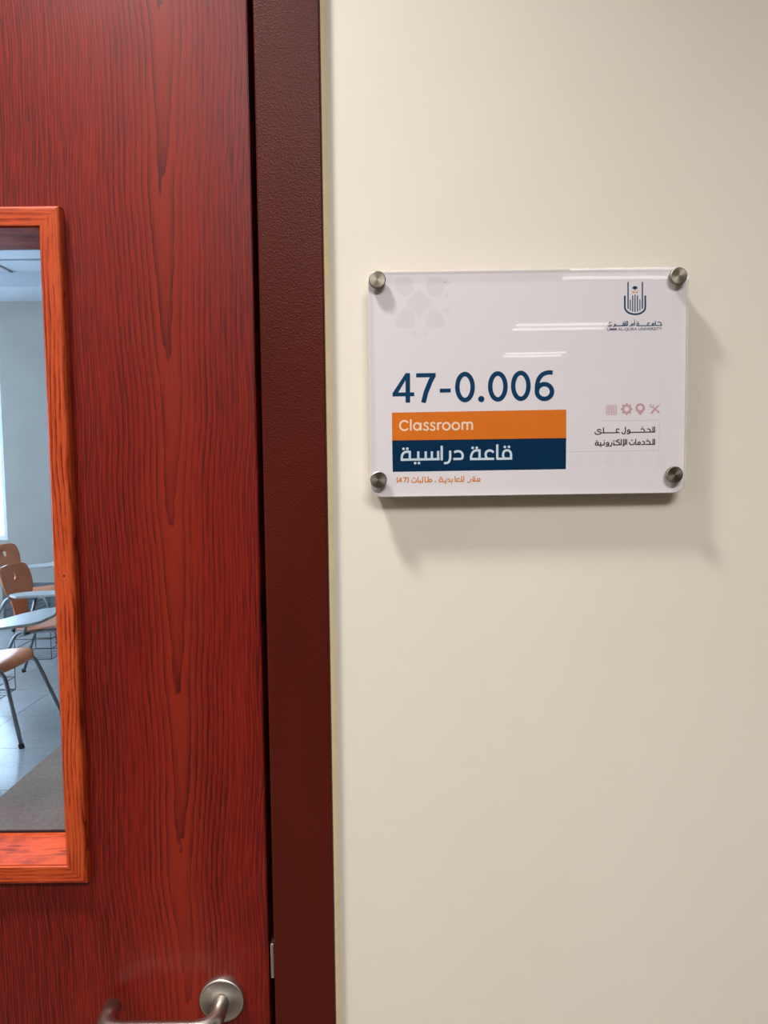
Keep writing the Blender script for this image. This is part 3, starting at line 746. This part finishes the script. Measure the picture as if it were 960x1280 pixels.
# ------------------------------------------------------------------ tablet arm chairs
def shell_mesh():
    # moulded plywood: profile (x, z) with half widths; facing +x
    prof_ = [(0.200, 0.408, .165), (0.192, 0.432, .185), (0.16, 0.448, .205), (0.08, 0.445, .212), (-0.04, 0.432, .208), (-0.12, 0.432, .19), (-0.165, 0.448, .150),
             (-0.188, 0.485, .112), (-0.198, 0.54, .098), (-0.203, 0.60, .112), (-0.210, 0.655, .165), (-0.222, 0.71, .203), (-0.238, 0.78, .214), (-0.256, 0.84, .208), (-0.268, 0.872, .185), (-0.272, 0.884, .14)]
    P = []
    for i in range(len(prof_) - 1):
        p0, p1, p2, p3 = prof_[max(i - 1, 0)], prof_[i], prof_[i + 1], prof_[min(i + 2, len(prof_) - 1)]
        for k in range(3):
            t = k / 3; P.append(tuple(0.5 * (2 * b_ + (c_ - a_) * t + (2 * a_ - 5 * b_ + 4 * c_ - d_) * t * t + (3 * b_ - a_ - 3 * c_ + d_) * t ** 3) for a_, b_, c_, d_ in zip(p0, p1, p2, p3)))
    P.append(prof_[-1]); nt = 20; bm_ = bmesh.new(); G = []
    for x, z, hw in P:
        row = []
        for j in range(nt + 1):
            t = -1 + 2 * j / nt; cup = 0.022 * t * t if z > 0.62 else 0.006 * t * t
            row.append(bm_.verts.new((x + (cup if z > 0.62 else 0), t * hw, z + (0 if z > 0.62 else cup))))
        G.append(row)
    hc = 0.800; hr_z, hr_y = 0.026, 0.034
    for i in range(len(P) - 1):
        for j in range(nt):
            q_ = (G[i][j], G[i][j + 1], G[i + 1][j + 1], G[i + 1][j]); c_ = sum((v.co for v in q_), Vector()) / 4
            if c_.z > 0.7 and ((c_.z - hc) / hr_z) ** 2 + (c_.y / hr_y) ** 2 < 1: continue
            bm_.faces.new(q_)
    for v in bm_.verts:
        if v.is_boundary and v.co.z > 0.74 and v.co.z < 0.86 and abs(v.co.y) < 0.07:
            a_ = math.atan2((v.co.z - hc) / hr_z, v.co.y / hr_y); v.co.z = hc + hr_z * math.sin(a_); v.co.y = hr_y * math.cos(a_)
    bmesh.ops.delete(bm_, geom=[v for v in bm_.verts if not v.link_faces], context='VERTS')
    bmesh.ops.recalc_face_normals(bm_, faces=bm_.faces)
    bmesh.ops.solidify(bm_, geom=bm_.faces[:], thickness=0.010)
    return mesh_bm(bm_, True)
def make_chair():
    t = empty('tablet_chair')
    link('shell', shell_mesh(), M['ply'], t)
    for s in (-1, 1):
        y = 0.175 * s
        tube('leg_frame', smooth_path([(0.335, 0.255 * s, 0.012), (0.205, y, 0.425), (-0.15, y, 0.415), (-0.31, 0.245 * s, 0.012)], 0.06, 6), 0.0115, M['chrome'], t)
        for x_, yy in ((0.335, 0.255), (-0.31, 0.245)):
            tube('rubber_foot', [(x_ + 0.001, yy * s, 0.0), (x_ - 0.006, yy * s, 0.026)], 0.0155, M['tip'], t, 12)
    tube('cross_bar', [(-0.02, -0.175, 0.412), (-0.02, 0.175, 0.412)], 0.009, M['chrome'], t, 10)
    tube('tablet_arm', smooth_path([(-0.05, -0.175, 0.412), (-0.05, -0.29, 0.42), (0.04, -0.30, 0.60), (0.05, -0.27, 0.700)], 0.05, 5), 0.0115, M['chrome'], t)
    tube('tablet_arm', smooth_path([(0.05, -0.27, 0.702), (0.20, -0.20, 0.702)], 0.03, 3), 0.009, M['chrome'], t, 8)
    # writing tablet
    pts_ = [(-0.10, -0.345), (-0.02, -0.415), (0.296, -0.349), (0.420, -0.25), (0.444, -0.19), (0.442, -0.02), (0.405, 0.13), (0.345, 0.205), (0.28, 0.150), (0.223, 0.003), (0.185, -0.145), (0.11, -0.205), (-0.03, -0.235), (-0.09, -0.28)]
    bm_ = bmesh.new(); a_ = [bm_.verts.new((x, y, 0.706)) for x, y in pts_]; b_ = [bm_.verts.new((x, y, 0.722)) for x, y in pts_]; n_ = len(pts_)
    bm_.faces.new(a_[::-1]); bm_.faces.new(b_)
    for i in range(n_): bm_.faces.new((a_[i], a_[(i + 1) % n_], b_[(i + 1) % n_], b_[i]))
    bmesh.ops.recalc_face_normals(bm_, faces=bm_.faces)
    bmesh.ops.bevel(bm_, geom=[e_ for e_ in bm_.edges if abs(e_.verts[0].co.z - e_.verts[1].co.z) < 1e-5], offset=0.003, segments=2, affect='EDGES')
    link('tablet', mesh_bm(bm_), M['table'], t)
    # wire book basket under the seat
    bm_ = bmesh.new(); r_ = 0.0028
    for zz_ in (0.36, 0.29, 0.21):
        sweep(bm_, [(0.09, -0.16, zz_), (0.09, 0.16, zz_)], r_, 6); sweep(bm_, [(-0.17, -0.16, zz_), (-0.17, 0.16, zz_)], r_, 6)
        for s in (-1, 1): sweep(bm_, [(-0.17, 0.16 * s, zz_), (0.09, 0.16 * s, zz_)], r_, 6)
    for x_ in (-0.17, 0.09):
        for s in (-1, 1): sweep(bm_, [(x_, 0.16 * s, 0.21), (x_, 0.16 * s, 0.415)], r_, 6)
    for k in range(7): sweep(bm_, [(-0.17, -0.14 + 0.0467 * k, 0.21), (0.09, -0.14 + 0.0467 * k, 0.21)], r_ * 0.8, 6)
    bmesh.ops.recalc_face_normals(bm_, faces=bm_.faces)
    link('book_basket', mesh_bm(bm_), M['wire'], t)
    return t
def copy_tree(o):
    c_ = o.copy(); C.objects.link(c_)
    for ch in list(o.children):
        d_ = ch.copy(); C.objects.link(d_); d_.parent = c_
    return c_
proto = make_chair()
spots = [(-2.42, 3.335, 0.0, 'orange plywood tablet chair nearest the door glass, its front feet in view'),
         (-2.52, 4.330, 0.03, 'orange plywood tablet chair whose holed backrest shows in the glass'),
         (-3.32, 5.68, 0.02, 'rearmost orange plywood tablet chair, against the far wall window'),
         (-3.45, 4.42, -0.02, 'orange plywood tablet chair behind the holed backrest, mostly out of view')]
for i, (x, y, a_, lab) in enumerate(spots):
    o = proto if i == 0 else copy_tree(proto)
    o.location = (x, y, 0); o.rotation_euler = (0, 0, a_)
    tag(o, lab, 'chair', 'tablet chairs in the classroom')
